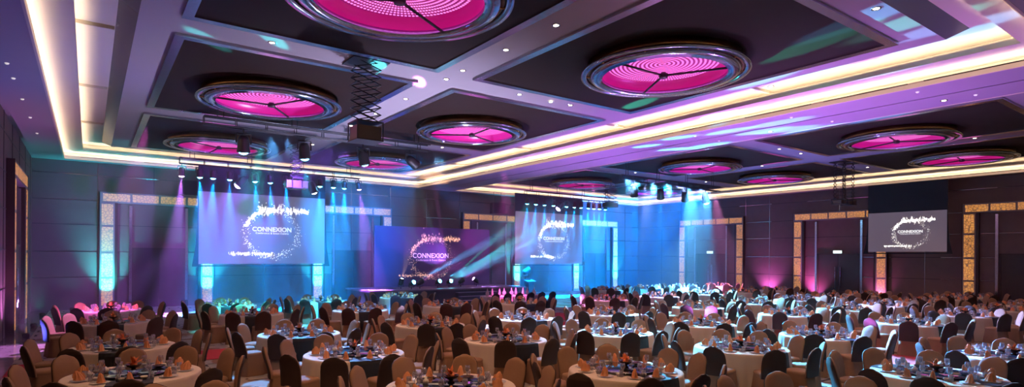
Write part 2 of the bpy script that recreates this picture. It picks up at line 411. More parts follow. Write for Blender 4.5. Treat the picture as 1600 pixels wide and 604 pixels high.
for bi in (0, 1):
    for ci, x in enumerate(discC[bi]):
        for ri, y in enumerate(discY):
            if proto is None: proto = make_chandelier(); c = proto; c.location = (x, y, 7.375)
            else: c = copy_tree(proto, (x, y, 7.375), random.random()*6)
            tag(c, 'chrome disc chandelier with pink lights, %s, %s ceiling bay, %s column' % (names_r[ri], ['left', 'right'][bi], ['left', 'right'][ci]), 'chandelier', 'pink disc chandeliers in the ceiling')
            l = bpy.data.lights.new('chandelier_glow', 'POINT'); l.energy = 12; l.color = (1, .12, .65); l.shadow_soft_size = .7
            lo = bpy.data.objects.new('chandelier_glow', l); lo.location = (x, y, 6.75); COL.objects.link(lo)

# ------------------------------------------------------------------ downlights
dl = MB().lathe([(.001, -.006), (.055, -.006), (.06, -.012), (.085, -.010), (.088, 0)], 16)
dlf = MB().lathe([(.056, -.004), (.085, -.012), (.09, 0)], 16).mesh('downlight_ring', CHROME)
dll = MB().lathe([(.001, -.009), (.056, -.009)], 16).mesh('lamp', WHITEL)
FAC = dict(lamp_beam=4.5, coloured_wash=6, uplight_beam=5, wall_wash=6, added_soffit_wash=5, downlight_beam=.9, gobo_beam=1)
def spot(name, loc, target, col, energy, ang, blend=.35, size=.05):
    energy = energy*FAC[name]
    l = bpy.data.lights.new(name, 'SPOT'); l.energy = energy; l.color = col; l.spot_size = radians(ang); l.spot_blend = blend; l.shadow_soft_size = size
    o = bpy.data.objects.new(name, l); COL.objects.link(o); o.location = loc
    o.rotation_euler = (Vector(target)-Vector(loc)).to_track_quat('-Z', 'Y').to_euler(); return o
DLP = [(3.33, 13.9), (5.9, 13.9), (7.82, 11.1), (7.82, 13.9), (7.82, 16.4), (10.3, 13.9), (12.3, 13.9), (7.82, 9.3), (7.82, 6.6), (12.2, 5.0), (9.2, 5.0), (7.82, 18.7), (7.82, 21.0), (3.6, 22.7), (5.6, 22.7), (10.4, 22.7), (12.6, 22.7), (7.82, 25.6),
       (15.4, 9.0), (15.4, 18.0), (24.5, 13.9), (26.3, 13.9), (31.0, 13.9), (33.0, 13.9), (28.3, 10.6), (28.3, 8.0), (28.3, 17.0), (28.3, 20.0), (25.0, 22.7), (31.5, 22.7)]
for i, (x, y) in enumerate(DLP):
    r = inst('recessed_downlight', dlf, None, (x, y, 7.4)); inst('lamp', dll, r)
    nearx = 'left' if x < 18 else 'right'
    p = proj(x, y, 7.4)
    tag(r, 'small round downlight added at a warm table spot, %s ceiling bay' % nearx, 'downlight', 'recessed downlights in the %s bay' % nearx)
WARM = (1, .52, .25)
SPP = [(1.2, 8), (3.4, 13.9), (7.8, 7), (7.8, 13), (12.2, 5.0), (11.5, 13.9), (7.8, 18.5), (15.4, 9.), (18.8, 6), (18.8, 11), (3.6, 5), (24.5, 13.9), (28.3, 9), (33, 12), (24, 6), (28.3, 17), (15.5, 15)]
for i, (x, y) in enumerate(SPP):
    if min(hypot(x-q[0], y-q[1]) for q in DLP) > .8:  # fixtures added so every warm table spot has a body
        r = inst('recessed_downlight', dlf, None, (x, y, ZS if 16.8 < x < 19.5 else 7.4 if (1.68 > x or x > 14.3 or 7.1 < x < 8.6) else 7.375)); inst('lamp', dll, r)
        tag(r, 'small round downlight added at a warm table spot, %s ceiling bay' % ('left' if x < 18 else 'right'), 'downlight', 'recessed downlights in the %s bay' % ('left' if x < 18 else 'right'))
    spot('downlight_beam', (x, y, 7.3 if (x < 16.8 or x > 19.5) else 6.88), (x, y, 0), WARM, 430 if y < 15 and x < 17 else 260, 105, .6, .06)
# soffit bulbs
sb = MB().lathe([(.001, -.03), (.03, -.028), (.045, 0)], 12)
for i, (x, y) in enumerate([(-1.53, 12.5), (-1.53, 15), (-1.53, 17.5), (-1.53, 18.9), (-1.53, 21.3), (-1.53, 24.0), (-1.53, 27), (17.3, 6.1), (18.8, 5.3), (17.4, 9.5), (18.9, 9.0), (17.4, 13), (18.8, 13)]):
    tag(inst('soffit_bulb', sb.mesh('soffit_bulb', mat('dim_bulb', (.6, .6, .65), .3, emit=(1, .9, .8), es=.6)), None, (x, y, ZS)), 'tiny bulb set in the %s' % ('blue soffit along the left wall' if x < 0 else 'purple soffit beam dividing the two ceiling bays'), 'light bulb', 'tiny bulbs in the %s soffit' % ('left' if x < 0 else 'middle'))

# ------------------------------------------------------------------ screens
def sparkle(W, H, n=430, seed=3):
    rnd = random.Random(seed); mb = MB()
    def star(x, y, s, tall=1.):
        # four pointed sparkle
        t = s*.22; pts = []
        for k in range(8):
            a = pi/4*k; r = (s*(tall if k in (2, 6) else 1)) if k % 2 == 0 else t
            pts.append((x+cos(a)*r, 0, y+sin(a)*r))
        mb.poly(pts)
    cx, cy, rx, ry = .555*W, .445*H, .215*W, .335*H
    for i in range(n):
        a = rnd.uniform(-.95, 1.05)*pi
        k = rnd.gauss(0, 1)
        dens = 1.0
        if -.9 < a < .6: dens = .7
        if rnd.random() > dens: continue
        r = 1+k*.085
        s = rnd.uniform(.013, .042)*(.75 if -.7 < a < .9 else 1)
        star(cx+cos(a)*rx*r, cy+sin(a)*ry*r, s*W/5.8)
    for i in range(n//2):      # top streak
        t = rnd.random(); x = (.44+.42*t)*W; y = .785*H+rnd.gauss(0, .03)*H*(1.5-t); star(x, y, rnd.uniform(.02, .065)*W/5.8, rnd.choice([1, 1.5, 2.6]) if t < .93 else 1)
    for i in range(n//6):      # upper left arc
        a = radians(rnd.uniform(105, 165)); star(cx+cos(a)*rx*rnd.uniform(.93, 1.1), cy+sin(a)*ry*rnd.uniform(.93, 1.1), rnd.uniform(.03, .075)*W/5.8)
    for i in range(n//4):      # bottom streak
        t = rnd.random(); x = (.215+.34*t)*W; y = .145*H+rnd.gauss(0, .01)*H; star(x, y, rnd.uniform(.018, .055)*W/5.8, rnd.choice([1, 1, 2.0]))
    return mb
def screen(name, x0, z0, W, H, M, lab, border=.16, seed=3, top=None, flare=True, smat=SCRM, spm=SPARK, txm=TEXTW, masked=True, tscale=1.):
    root = empty(name); root.matrix_world = M; tag(root, lab, 'screen')
    MB().box(0, W, -.02, 0, 0, H).build('screen_surface', smat, root)
    if masked:
        b = MB(); T = top if top else H+.9
        pts = [(-.02, H), (-.06, H*.6), (-.12, H*.25), (-.26, -.07)]
        for s in (0, 1):
            q = [(p[0] if s == 0 else W-p[0], p[1]) for p in pts]
            e = 0 if s == 0 else W
            prof = q+[(e, -.07), (e, H)]
            fr = [(p[0], -.012, p[1]) for p in prof]; bk = [(p[0], .012, p[1]) for p in prof]
            b.loft([fr, bk], True, True, False)
        b.box(-.26, W+.26, -.03, .03, -.12, -.06); b.box(-.03, W+.03, .005, .03, H, T)
        b.build('black_masking', BLACKC, root)
    sp = sparkle(W, H, seed=seed); o = sp.build('sparkle_pattern', spm, root); o.location = (0, -.026, 0)
    RX = Matrix.Rotation(pi/2, 4, 'X')
    text_mesh('CONNEXION', .30*W/5.8*tscale, 'lettering', txm, root, Matrix.Translation((.555*W, -.028, .50*H)) @ RX, .002, 1.0, .004)
    text_mesh('Conference & Event Centre', .125*W/5.8*tscale, 'lettering', txm, root, Matrix.Translation((.555*W, -.028, .445*H)) @ RX, .001, 1.08)
    return root
YS = 30.5
screen('projection_screen', 0, 0, 5.85, 3.38, Matrix.Translation((4.12, YS, 2.17)), 'large hanging projection screen left of the stage showing white sparkles and lettering', top=4.6)
screen('projection_screen', 0, 0, 5.85, 3.42, Matrix.Translation((22.32, YS, 2.13)), 'hanging projection screen right of the stage crossed by violet light beams', top=4.6, seed=5)
screen('projection_screen', 0, 0, 3.85, 2.22, Matrix.Translation((36.8, 15.42, 3.02)) @ Matrix.Rotation(-pi/2, 4, 'Z'), 'small projection screen under a black drape near the right wall', top=3.85, seed=9)

# stage
st = empty('stage'); tag(st, 'low dark stage platform with steps in front of the purple backdrop', 'stage')
MB().box(11.6, 21.6, 28.3, 31.9, .72, .8).build('deck', mat('stage_deck_edge', (.22, .15, .24), .45), st)
MB().box(11.7, 21.5, 28.38, 31.85, 0, .72).build('skirt', STAGEM, st)
stp = MB()
for k in range(3): stp.box(16.6, 19.2, 28.3-.35*(3-k), 28.3-.35*(2-k), 0, .2*(k+1)-.03)
sp_ = stp.build('steps', STAGEM, st)
nz = MB()
for k in range(3): nz.box(16.6, 19.2, 28.3-.35*(3-k)-.01, 28.3-.35*(2-k), .2*(k+1)-.03, .2*(k+1))
nz.build('step_nosing', mat('step_nosing', (.35, .28, .42), .4), sp_)
bd = empty('stage_backdrop', (0, 0, 0)); tag(bd, 'wide dark purple printed backdrop with sparkles and lettering at back of stage', 'backdrop')
MB().box(13.15, 19.5, 31.5, 31.6, .8, 4.33).build('printed_panel', BACKM, bd)
MB().box(19.5, 21.0, 31.5, 31.6, .8, 4.33).build('plain_panel', BACKM, bd)
so = sparkle(6.35, 3.5, seed=12); 
for i, v in enumerate(so.v): so.v[i] = (v[0]+13.3, 31.485, v[2]*.98+.95)
so.build('sparkle_pattern', SPARKP, bd)
text_mesh('CONNEXION', .40, 'lettering', TEXTP, bd, Matrix.Translation((16.75, 31.48, 2.62)) @ Matrix.Rotation(pi/2, 4, 'X'), .002, 1., .004)
text_mesh('Conference & Event Centre', .16, 'lettering', TEXTP, bd, Matrix.Translation((16.75, 31.48, 2.36)) @ Matrix.Rotation(pi/2, 4, 'X'), .001, 1.1)
lc = empty('lectern', (22.6, 29.3, 0)); tag(lc, 'dark lectern with slanted top standing right of the stage', 'lectern')
MB().loft([[(-.2, -.2, 0), (.2, -.2, 0), (.2, .2, 0), (-.2, .2, 0)], [(-.14, -.15, .1), (.14, -.15, .1), (.14, .15, .1), (-.14, .15, .1)], [(-.22, -.18, 1.0), (.22, -.18, 1.0), (.22, .18, 1.0), (-.22, .18, 1.0)]], True, True, False).build('body', STAGEM, lc)
MB().loft([[(-.36, -.24, 1.0), (.36, -.24, 1.0), (.36, .24, 1.12), (-.36, .24, 1.12)], [(-.36, -.24, 1.05), (.36, -.24, 1.05), (.36, .24, 1.17), (-.36, .24, 1.17)]], True, True, False).build('top', WALLD, lc)
for (x, y, lab) in ((22.35, 32.6, 'black loudspeaker hanging above the gold frame right of the stage'), (4.0, 32.6, 'dark loudspeaker hanging behind the top of the left screen')):
    s_ = empty('hanging_loudspeaker', (x, y, 5.5)); tag(s_, lab, 'loudspeaker')
    MB().loft([[(-.5, -.25, 0), (.5, -.25, 0), (.38, .3, 0), (-.38, .3, 0)], [(-.5, -.25, .72), (.5, -.25, .72), (.38, .3, .72), (-.38, .3, .72)]], True, True, False).build('cabinet', BLACK, s_)
    MB().box(-.46, .46, -.27, -.252, .04, .68).build('grille', BLACKC, s_)
    MB().bar((-.3, 0, .72), (-.3, 0, ZS-5.5), .015, 6).bar((.3, 0, .72), (.3, 0, ZS-5.5), .015, 6).build('suspension_rod', BLACK, s_)

# ------------------------------------------------------------------ trusses and lamps
def truss(xa, xb, y, z, lab, ztop, step=.95):
    r = empty('lighting_truss', (xa, y, z)); tag(r, lab, 'truss'); Lh = xb-xa
    c = MB()
    for dz in (0, .25):
        for dy in (-.12, .12): c.bar((0, dy, dz), (Lh, dy, dz), .026, 6)
    c.build('chord_tubes', BLACK, r)
    g = MB(); x = 0
    while x < Lh+.01:
        for dy in (-.12, .12): g.bar((x, dy, 0), (x, dy, .25), .014, 5)
        g.bar((x, -.12, .25), (x, .12, .25), .014, 5); x += step
    g.build('rungs', BLACK, r)
    for k in range(4):
        x = Lh*(.06+.29*k)
        MB().bar((x-.09, 0, .25), (x-.09, 0, ztop-z), .016, 6).bar((x+.09, 0, .25), (x+.09, 0, ztop-z), .016, 6).build('hanger', BLACK, r)
    return r
YT = 28.6
truss(3.12, 11.1, YT, 6.5, 'long black lighting truss above the left projection screen', 7.4)
truss(21.7, 29.2, YT, 6.4, 'long black lighting truss above the right projection screen', 7.4)
truss(2.95, 11.0, 20.9, 6.78, 'black truss carrying four lamps above the left tables', 7.4)
truss(21.9, 30.2, 20.9, 6.55, 'black truss carrying moving lamps above the right tables', 7.4)

def lamp_meshes(s, lens):
    # local: hangs from z=0, body pointing to -Z (rotated by tilt)
    yoke = MB().bar((0, 0, 0), (0, 0, -.10*s), .02*s, 6).bar((-.13*s, 0, -.10*s), (.13*s, 0, -.10*s), .016*s, 6).bar((-.13*s, 0, -.10*s), (-.13*s, 0, -.28*s), .016*s, 6).bar((.13*s, 0, -.10*s), (.13*s, 0, -.28*s), .016*s, 6)
    body = MB().lathe([(.001, .13*s), (.07*s, .12*s), (.105*s, .04*s), (.11*s, -.14*s), (.12*s, -.15*s), (.12*s, -.19*s), (.1*s, -.19*s), (.1*s, -.15*s), (.001, -.15*s)], 14)
    ln = MB().lathe([(.001, -.235*s), (.045*s, -.225*s), (.08*s, -.20*s), (.098*s, -.165*s)], 14)
    return yoke.mesh('yoke', BLACK), body.mesh('lamp_body', BLACK), {k: ln.mesh('lens', v) for k, v in lens.items()}
LN = dict(c=LENSB, v=LENSP, m=LENSM, w=LENSW)
PAR = lamp_meshes(1.2, LN); MOV = lamp_meshes(1.75, LN)
def lamp(kind, x, y, z, target, colk, lab, cat, grp, en, ang, col, blend=.75, base=None, soft=.04, bname='lamp_beam'):
    ms, s = (PAR, 1.2) if kind == 'par' else (MOV, 1.75)
    r = empty('stage_lamp' if kind == 'par' else 'moving_head_lamp', (x, y, z)); tag(r, lab, cat, grp)
    up = base == 'floor'
    yk = inst('yoke', ms[0], r); 
    c = Vector((0, 0, -.26*s))
    if up: yk.rotation_euler = (pi, 0, 0); c = Vector((0, 0, .26*s))
    d = (Vector(target)-Vector((x, y, z))-c).normalized(); q = d.to_track_quat('-Z', 'Y')
    b = inst('lamp_body', ms[1], r, c); b.rotation_mode = 'QUATERNION'; b.rotation_quaternion = q
    l = inst('lens', ms[2][colk], b)
    p = Vector((x, y, z))+c+d*(.29*s)
    spot(bname, p, Vector(target), col, en, ang, blend, soft)
    return r
CY_ = (.02, .50, 1.0); BL_ = (.01, .28, 1.0); VI_ = (.50, .16, 1.0); PK_ = (1.0, .15, .75); TQ_ = (.02, .9, .9)
def xs_at(u, y, z):
    d = raydir(u, 300); return d.x/d.y*y
PE = 24000
us1 = [284, 312, 333, 359, 398, 422, 446, 500, 521, 538, 560]
for i, u in enumerate(us1):
    x = xs_at(u, YT, 6.3); v = i in (0, 10)
    lamp('par', x, YT, 6.5, (x+.2+(.8 if i == 10 else -.3 if i == 0 else 0)+random.uniform(-.3, .3), 29.0+random.uniform(-.2, .5), 0), 'v' if v else 'c', '%s lamp from the left on the truss above the left screen' % ORD[i+1], 'stage lamp', 'lamps on the left front truss', PE*(.4 if v else .75), 23, VI_ if v else (.0, .28, 1.0))
us2 = [824, 838, 851, 865, 886, 898, 908, 920, 928, 937, 946]
for i, u in enumerate(us2):
    x = xs_at(u, YT, 6.3)
    lamp('par', x, YT, 6.4, (x+random.uniform(-.2, .6), 29.0+random.uniform(-.2, .5), 0), 'c', '%s lamp from the left on the truss above the right screen' % ORD[i+1], 'stage lamp', 'lamps on the right front truss', PE*.8, 23, (.0, .28, 1.0))
lamp('mov', xs_at(379, YT, 6.3), YT, 6.4, (2.2, 29.2, 2.0), 'v', 'moving head lamp throwing violet beam across the left screen', 'stage lamp', 'moving head lamps', 5500, 10, (.55, .30, 1.0))
lamp('mov', xs_at(487, YT, 6.3), YT, 6.4, (11.5, 29.6, 0), 'w', 'moving head lamp beside the projector platform at the left screen', 'stage lamp', 'moving head lamps', 700, 12, (.5, .5, 1.0))
lamp('mov', xs_at(877, YT, 6.3), YT, 6.35, (20.7, 29.2, 2.0), 'v', 'moving head lamp throwing violet beam across the right screen', 'stage lamp', 'moving head lamps', 5500, 10, (.55, .30, 1.0))
T3 = [(380, (4.4, 22.2, .7), 'c', (.05, .5, 1), 1500, 26), (475, (6.9, 22.2, .7), 'c', (.02, .55, 1), 2600, 26), (567, (10.2, 22.4, .7), 'c', (.05, .3, 1), 2200, 24), (642, (18.5, 24.5, 2.5), 'c', (.03, .25, 1), 1800, 22)]
for i, (u, tg, lk, c, e, a) in enumerate(T3):
    lamp('mov', xs_at(u, 20.9, 6.2), 20.9, 6.78, tg, lk, '%s moving head lamp from the left on the truss over the left tables' % ORD[i+1], 'stage lamp', 'moving head lamps', e, a, c)
T4 = [(991, (25.3, 23.0, 0), 'c', (.02, .36, 1), 5200, 26), (1032, (28.0, 23.2, 0), 'c', (.02, .32, 1), 5200, 24), (1070, (30.6, 23.2, 0), 'c', (.03, .25, 1), 4200, 24)]
for i, (u, tg, lk, c, e, a) in enumerate(T4):
    lamp('mov', xs_at(u, 20.9, 6.1), 20.9, 6.55, tg, lk, '%s moving head lamp from the left on the truss over the right tables' % ORD[i+1], 'stage lamp', 'moving head lamps', e, a, c)
lamp('mov', xs_at(1102, 20.9, 6.1), 20.9, 6.55, (30, 20, 0), 'c', 'unlit looking moving head at the right end of the right truss', 'stage lamp', 'moving head lamps', 5, 24, (.1, .3, 1))
# lamps standing on the stage
SL = [(13.9, 29.6, (14.6, 29.9, 3.2), 'w', (1, .55, .3), 800, 26), (14.2, 28.9, None, 'c', (.05, .55, 1), 0, 4), (14.9, 29.3, (17.6, 29.9, 2.6), 'm', PK_, 900, 34), (16.3, 29.8, None, 'c', (.05, .55, 1), 0, 4),
      (17.1, 29.9, None, 'c', (.05, .55, 1), 0, 4), (17.9, 29.9, (20.6, 30.4, 2.6), 'm', PK_, 900, 34), (19.2, 30.2, (17.4, 30.9, 2.6), 'v', VI_, 600, 44)]
GOBO = [[(1010, 228), (1060, 215), (1050, 233), (1090, 201), (1075, 232)], [(1110, 226), (1138, 205), (1172, 221), (1225, 203), (1180, 232)], [(1280, 200), (1215, 192), (1240, 212), (1300, 215), (1190, 205)]]
gi = 0
for i, (x, y, tg, lk, c, e, a) in enumerate(SL):
    lab = '%s lamp from the left standing on the stage floor' % ORD[i+1]
    if tg is None:
        pts = [atz(u, v, ZS) for (u, v) in GOBO[gi]]; gi += 1
        lamp('par', x, y, .8, pts[0], lk, lab, 'stage lamp', 'lamps standing on the stage', 230000, 2.0, (.05, .45, 1), .5, 'floor', bname='gobo_beam')
        for p in pts[1:]:
            d = (p-Vector((x, y, 1.11))).normalized(); spot('gobo_beam', Vector((x, y, 1.11))+d*.4, p, (.05, .45, 1), 230000, 2.0, .5, .03)
    else: lamp('par', x, y, .8, tg, lk, lab, 'stage lamp', 'lamps standing on the stage', e, a, c, .5, 'floor')
lamp('mov', 22.5, 29.6, 1.2, (29.5, 30.2, 5.2), 'c', 'moving head lamp on a stand right of stage with thin blue beam', 'stage lamp', 'moving head lamps', 1800, 7, (.05, .45, 1), .5, 'floor')
MB().box(22.25, 22.75, 29.4, 29.8, 0, 1.2).build('lamp_stand_case', BLACK)
tag(bpy.data.objects['lamp_stand_case'], 'black case carrying the moving head lamp beside the lectern', 'flight case')

# ------------------------------------------------------------------ projector lifts
def lift(x, y, ztop, zbot, w, lab, n=8, box=(.62, .5, .42)):
    r = empty('scissor_lift', (x, y, 0)); tag(r, lab, 'projector lift')
    MB().box(-w*.75, w*.75, -.4, .4, ztop-.03, ztop).build('mounting_plate', BLACK, r)
    s = MB(); h = (ztop-zbot)/n
    for dy in (-.22, .22):
        for k in range(n):
            z0 = zbot+h*k
            s.bar((-w/2, dy, z0), (w/2, dy, z0+h), .016, 4); s.bar((w/2, dy, z0), (-w/2, dy, z0+h), .016, 4)
    for k in range(n+1):
        for sx in (-1, 1): s.bar((sx*w/2, -.22, zbot+h*k), (sx*w/2, .22, zbot+h*k), .012, 4)
    s.build('scissor_arms', BLACK, r)
    p = MB(); p.box(-w*.55, w*.55, -.32, .32, zbot-.04, zbot); p.box(-w*.55, w*.55, -.32, .32, zbot-box[2]-.06, zbot-box[2]-.03)
    for sx in (-1, 1):
        for sy in (-1, 1): p.bar((sx*w*.53, sy*.3, zbot), (sx*w*.53, sy*.3, zbot-box[2]-.05), .014, 4)
    p.build('platform_cage', BLACK, r)
    q = empty('projector', (x, y, zbot-box[2]-.03)); tag(q, 'dark projector on the cage of the '+lab.split(' ', 1)[1], 'projector')
    MB().box(-box[0]/2, box[0]/2, -box[1]/2, box[1]/2, 0.01, box[2]*.8).build('housing', mat('projector_brown', (.06, .035, .025), .3), q)
    MB().bar((-.1, box[1]/2, box[2]*.4), (-.1, box[1]/2+.08, box[2]*.4), .08, 14).build('lens', BLACK, q)
lift(5.55, 13.9, 7.38, 5.9, .62, 'black scissor lift hanging above the centre left tables')
lift(7.3, 26.2, 7.38, 5.95, .4, 'black scissor lift hanging near the left screen', 8, (.9, .5, .4))
lift(28.6, 28.2, 7.38, 6.4, .8, 'black scissor lift hanging near the right screen', 4, (.9, .5, .35))
lift(30.0, 13.9, 7.38, 5.55, .35, 'black scissor lift hanging before the right wall', 10, (.5, .4, .2))
lift(30.9, 13.9, 7.38, 5.55, .35, 'black scissor lift hanging before the right wall, right one', 10, (.5, .4, .2))

# ------------------------------------------------------------------ tables
# (x, y, row, column)
ROWS = {
 1: [(7.3, 3.4), (11.03, 3.6), (14.25, 3.4)],
 2: [(.57, 7.2), (4.19, 7.25), (7.14, 6.67), (10.92, 7.0), (14.28, 7.02), (19.2, 6.95), (23.6, 6.9), (27.3, 7.0), (30.9, 7.0)],
 3: [(.57, 10.73), (4.08, 10.69), (7.55, 10.66), (10.52, 10.18), (13.89, 10.13), (18.74, 10.28), (22.44, 10.19), (25.8, 10.2), (29.2, 10.2), (32.6, 10.2), (35.6, 10.2)],
 4: [(.56, 14.05), (4.04, 14.11), (7.48, 14.06), (10.59, 14.02), (13.83, 13.61), (18.43, 13.61), (22.2, 13.7), (25.6, 13.7), (29.0, 13.7), (32.4, 13.7)],
 5: [(.55, 19.22), (4.17, 19.67), (7.51, 19.15), (10.94, 19.19), (13.96, 18.78), (18.29, 18.21), (21.98, 18.4), (25.58, 18.51), (29.0, 18.5), (32.4, 18.5)],
 6: [(.6, 23.44), (4.16, 23.34), (7.6, 23.58), (11.34, 24.17), (23.7, 23.6), (27.1, 23.6), (30.6, 23.6), (34.1, 23.6)],
}
def inview(x, y, z0, z1, mu=25):
    for z in (z0, z1):
        p = proj(x, y, z)
        if p and -mu < p[0] < 1600+mu and p[1] < 604+mu*.4: return True
    return False

def loop(n, hw, hd, cy, z, e=3.2, wob=0, ph=0, k=9):
    out = []
    for i in range(n):
        t = 2*pi*i/n; c, s = cos(t), sin(t)
        a = (abs(c)**(2/e))*(1 if c >= 0 else -1); b = (abs(s)**(2/e))*(1 if s >= 0 else -1)
        f = 1+wob*sin(k*t+ph)
        out.append((a*hw*f, cy+b*hd*f, z))
    return out
def chair_parts(var):
    rnd = random.Random(var); ph = rnd.uniform(0, 6)
    sk = MB(); R_ = []
    for (z, hw, hd, w) in ((0.005, .262, .275, .05), (.12, .252, .262, .04), (.3, .236, .245, .018), (.42, .226, .232, .0)):
        R_.append(loop(40, hw, hd, -.0, z, 4.5, w, ph, 8))
    sk.loft(R_)
    se = MB(); se.loft([loop(28, .226, .232, 0, .42, 4.5), loop(28, .232, .238, 0, .455, 4.2), loop(28, .222, .228, 0, .485, 3.8), loop(28, .17, .18, 0, .497, 3), loop(28, .05, .06, 0, .5, 2.5)], False, True)
    bk = MB(); rr = []
    for i in range(12):
        t = i/11; z = .40+.55*t
        hw = .222-.004*t
        if t > .62: hw = .218*math.sqrt(max(0., 1-((t-.62)/.385)**2.4))*.97+.004
        cy = -.235-.10*t**1.2+(.012*sin(t*5+ph))
        th = .042 if t < .85 else .042-.022*(t-.85)/.15
        rr.append(loop(24, hw, th, cy, z, 2.6))
    bk.loft(rr, True, True)
    # dark rear panel wrapping the back from side to side
    pn = MB(); q = []
    for ring in rr:
        half = [ring[k % 24] for k in range(12, 25)]
        cyy = sum(p[1] for p in ring)/24
        o = [(p[0]*1.03, p[1]-.007-(.0 if p[1] < cyy else .0), p[2]+(.004 if ring is rr[-1] else 0)) for p in half]
        q.append(o)
    for a_ in range(len(q)-1):
        for k in range(12): pn.poly([q[a_][k], q[a_][k+1], q[a_+1][k+1], q[a_+1][k]], True)
    return sk, se, bk, pn
CH = []
for v in range(3):
    a, b, c, d = chair_parts(v); j = MB().add(a).add(b).add(c); k0 = len(j.f); j.add(d); j.k0 = k0
    j.cut = lambda i, k0=k0: 1 if i >= k0 else 0
    CH.append((a.mesh('skirt', CHAIRC), b.mesh('seat', CHAIRC), c.mesh('backrest', CHAIRC), j.mesh('banquet_chair', (CHAIRC, CHAIRD)), j, d.mesh('back_panel', CHAIRD)))

def cloth_mesh(seed, r=.915):
    rnd = random.Random(seed); N = 96; mb = MB(); rings = []
    phs = [rnd.uniform(0, 6) for _ in range(3)]
    for (rr, z, w) in ((.02, .757, 0), (r*.6, .757, 0), (r*.97, .757, 0), (r, .753, 0), (r+.008, .742, 0), (r+.012, .70, .003), (r+.025, .5, .012), (r+.04, .25, .02), (r+.055, .02, .026)):
        ring = []
        for k in range(N):
            t = 2*pi*k/N; f = rr*(1+w*(sin(22*t+phs[0])+.6*sin(37*t+phs[1])+.4*sin(9*t+phs[2])))
            ring.append((cos(t)*f, sin(t)*f, z))
        rings.append(ring)
    mb.loft(rings); mb.poly(rings[0]); return mb
CLS = [cloth_mesh(s).mesh('white_cloth', CLOTHW) for s in range(3)]
TOPM = MB().lathe([(.001, .75), (.9, .75), (.905, .735), (.9, .72), (.001, .72)], 48).mesh('tabletop', WALLD)
def runner_mesh():
    mb = MB(); w = .29; pr = [(-.99, .10), (-.975, .45), (-.945, .70), (-.925, .764), (-.45, .766), (.45, .766), (.925, .764), (.945, .70), (.975, .45), (.99, .10)]
    # curved drop follows the round edge
    for i in range(len(pr)-1):
        (a, z0), (b, z1) = pr[i], pr[i+1]
        n = 6
        for k in range(n):
            x0, x1 = -w+2*w*k/n, -w+2*w*(k+1)/n
            def yy(q, x):
                R_ = abs(q); return (math.sqrt(max(R_*R_-x*x, 0)) if R_ > .5 else R_)*(1 if q > 0 else -1)
            mb.poly([(x0, yy(a, x0), z0), (x1, yy(a, x1), z0), (x1, yy(b, x1), z1), (x0, yy(b, x0), z1)], True)
    return mb
RUN = runner_mesh().mesh('black_table_runner', mat('black_satin', (.008, .009, .014), .5))
SUSM = MB().lathe([(.001, .80), (.48, .80), (.50, .795), (.50, .788), (.40, .783), (.12, .783), (.12, .768), (.001, .768)], 48).mesh('glass_turntable', SUSAN)
BOWL = MB().lathe([(.001, 0), (.05, 0), (.055, .01), (.03, .03), (.035, .045), (.09, .075), (.115, .11), (.108, .11), (.08, .085), (.001, .06)], 20).mesh('footed_bowl', BRONZE)
def petals(seed):
    rnd = random.Random(seed); mb = MB()
    for k in range(16):
        a = rnd.uniform(0, 2*pi); t = rnd.uniform(.2, 1.15); L_ = rnd.uniform(.10, .19); d = Vector((cos(a)*sin(t), sin(a)*sin(t), cos(t)))
        s = d.cross(Vector((0, 0, 1))).normalized()*.02; b0 = Vector((0, 0, .09)); m_ = b0+d*L_*.55+Vector((0, 0, .01)); tip = b0+d*L_+Vector((0, 0, -.015*t))
        mb.poly([b0-s*.4, m_-s, tip, m_+s, b0+s*.4], True)
    mb.lathe([(.001, .135), (.035, .125), (.05, .10), (.03, .08)], 10)
    return mb
PETS = [petals(s).mesh('lily_flowers', PETAL) for s in range(3)]
def wine(n=14, k=1.):
    return MB().lathe([(.001, .002), (.036, .003), (.034, .006), (.005, .012), (.004, .085), (.012, .095), (.034, .12), (.040, .15), (.033, .20), (.0315, .20), (.038, .15), (.030, .122), (.001, .10)], n)
def tumbler(n=12):
    return MB().lathe([(.001, .002), (.028, .002), (.036, .11), (.0345, .11), (.027, .008), (.001, .008)], n)
WINE = wine().mesh('wine_glass', GLASS); TUMB = tumbler().mesh('water_glass', GLASS)
def napkin(v):
    rnd = random.Random(v); mb = MB(); n = 28; rings = []
    for (z, r, w, sx) in ((0, .075, .10, 0), (.03, .062, .16, .0), (.08, .046, .22, .004), (.13, .030, .35, .012), (.165, .012, .5, .02)):
        rings.append([(cos(2*pi*k/n)*r*(1+w*sin(7*2*pi*k/n+v))*1.15+sx, sin(2*pi*k/n)*r*(1+w*sin(7*2*pi*k/n+v))*.8, z+(.006*sin(5*k) if z > .1 else 0)) for k in range(n)])
    mb.loft(rings, False, True, True)
    # two fanned leaves
    for s in (-1, 1):
        mb.loft([[(s*.03, -.012, .0), (s*.07, -.010, .0), (s*.07, .010, .0), (s*.03, .012, .0)], [(s*.04, -.010, .07), (s*.095, -.006, .06), (s*.095, .006, .06), (s*.04, .010, .07)], [(s*.05, -.004, .13), (s*.075, -.003, .12), (s*.075, .003, .12), (s*.05, .004, .13)]], True, True, False)
    return mb
NPB = []
for v in range(3):
    q = napkin(v); q.v = [(p[0]*.85+p[2]*(v-1)*.12, p[1]*.85, p[2]*.82) for p in q.v]; NPB.append(q)
NPB = NPB; NAP = [q.mesh('folded_napkin', NAPK) for q in NPB]
def plate(n=24): return MB().lathe([(.001, .006), (.085, .006), (.125, .018), (.127, .015), (.09, 0), (.001, 0)], n)
PLT = plate().mesh('dinner_plate', PLATE)
def cup(): return MB().lathe([(.001, .004), (.03, .004), (.048, .035), (.052, .05), (.048, .05), (.028, .01), (.001, .008)], 14)
CUP = cup().mesh('small_bowl', PLATE)

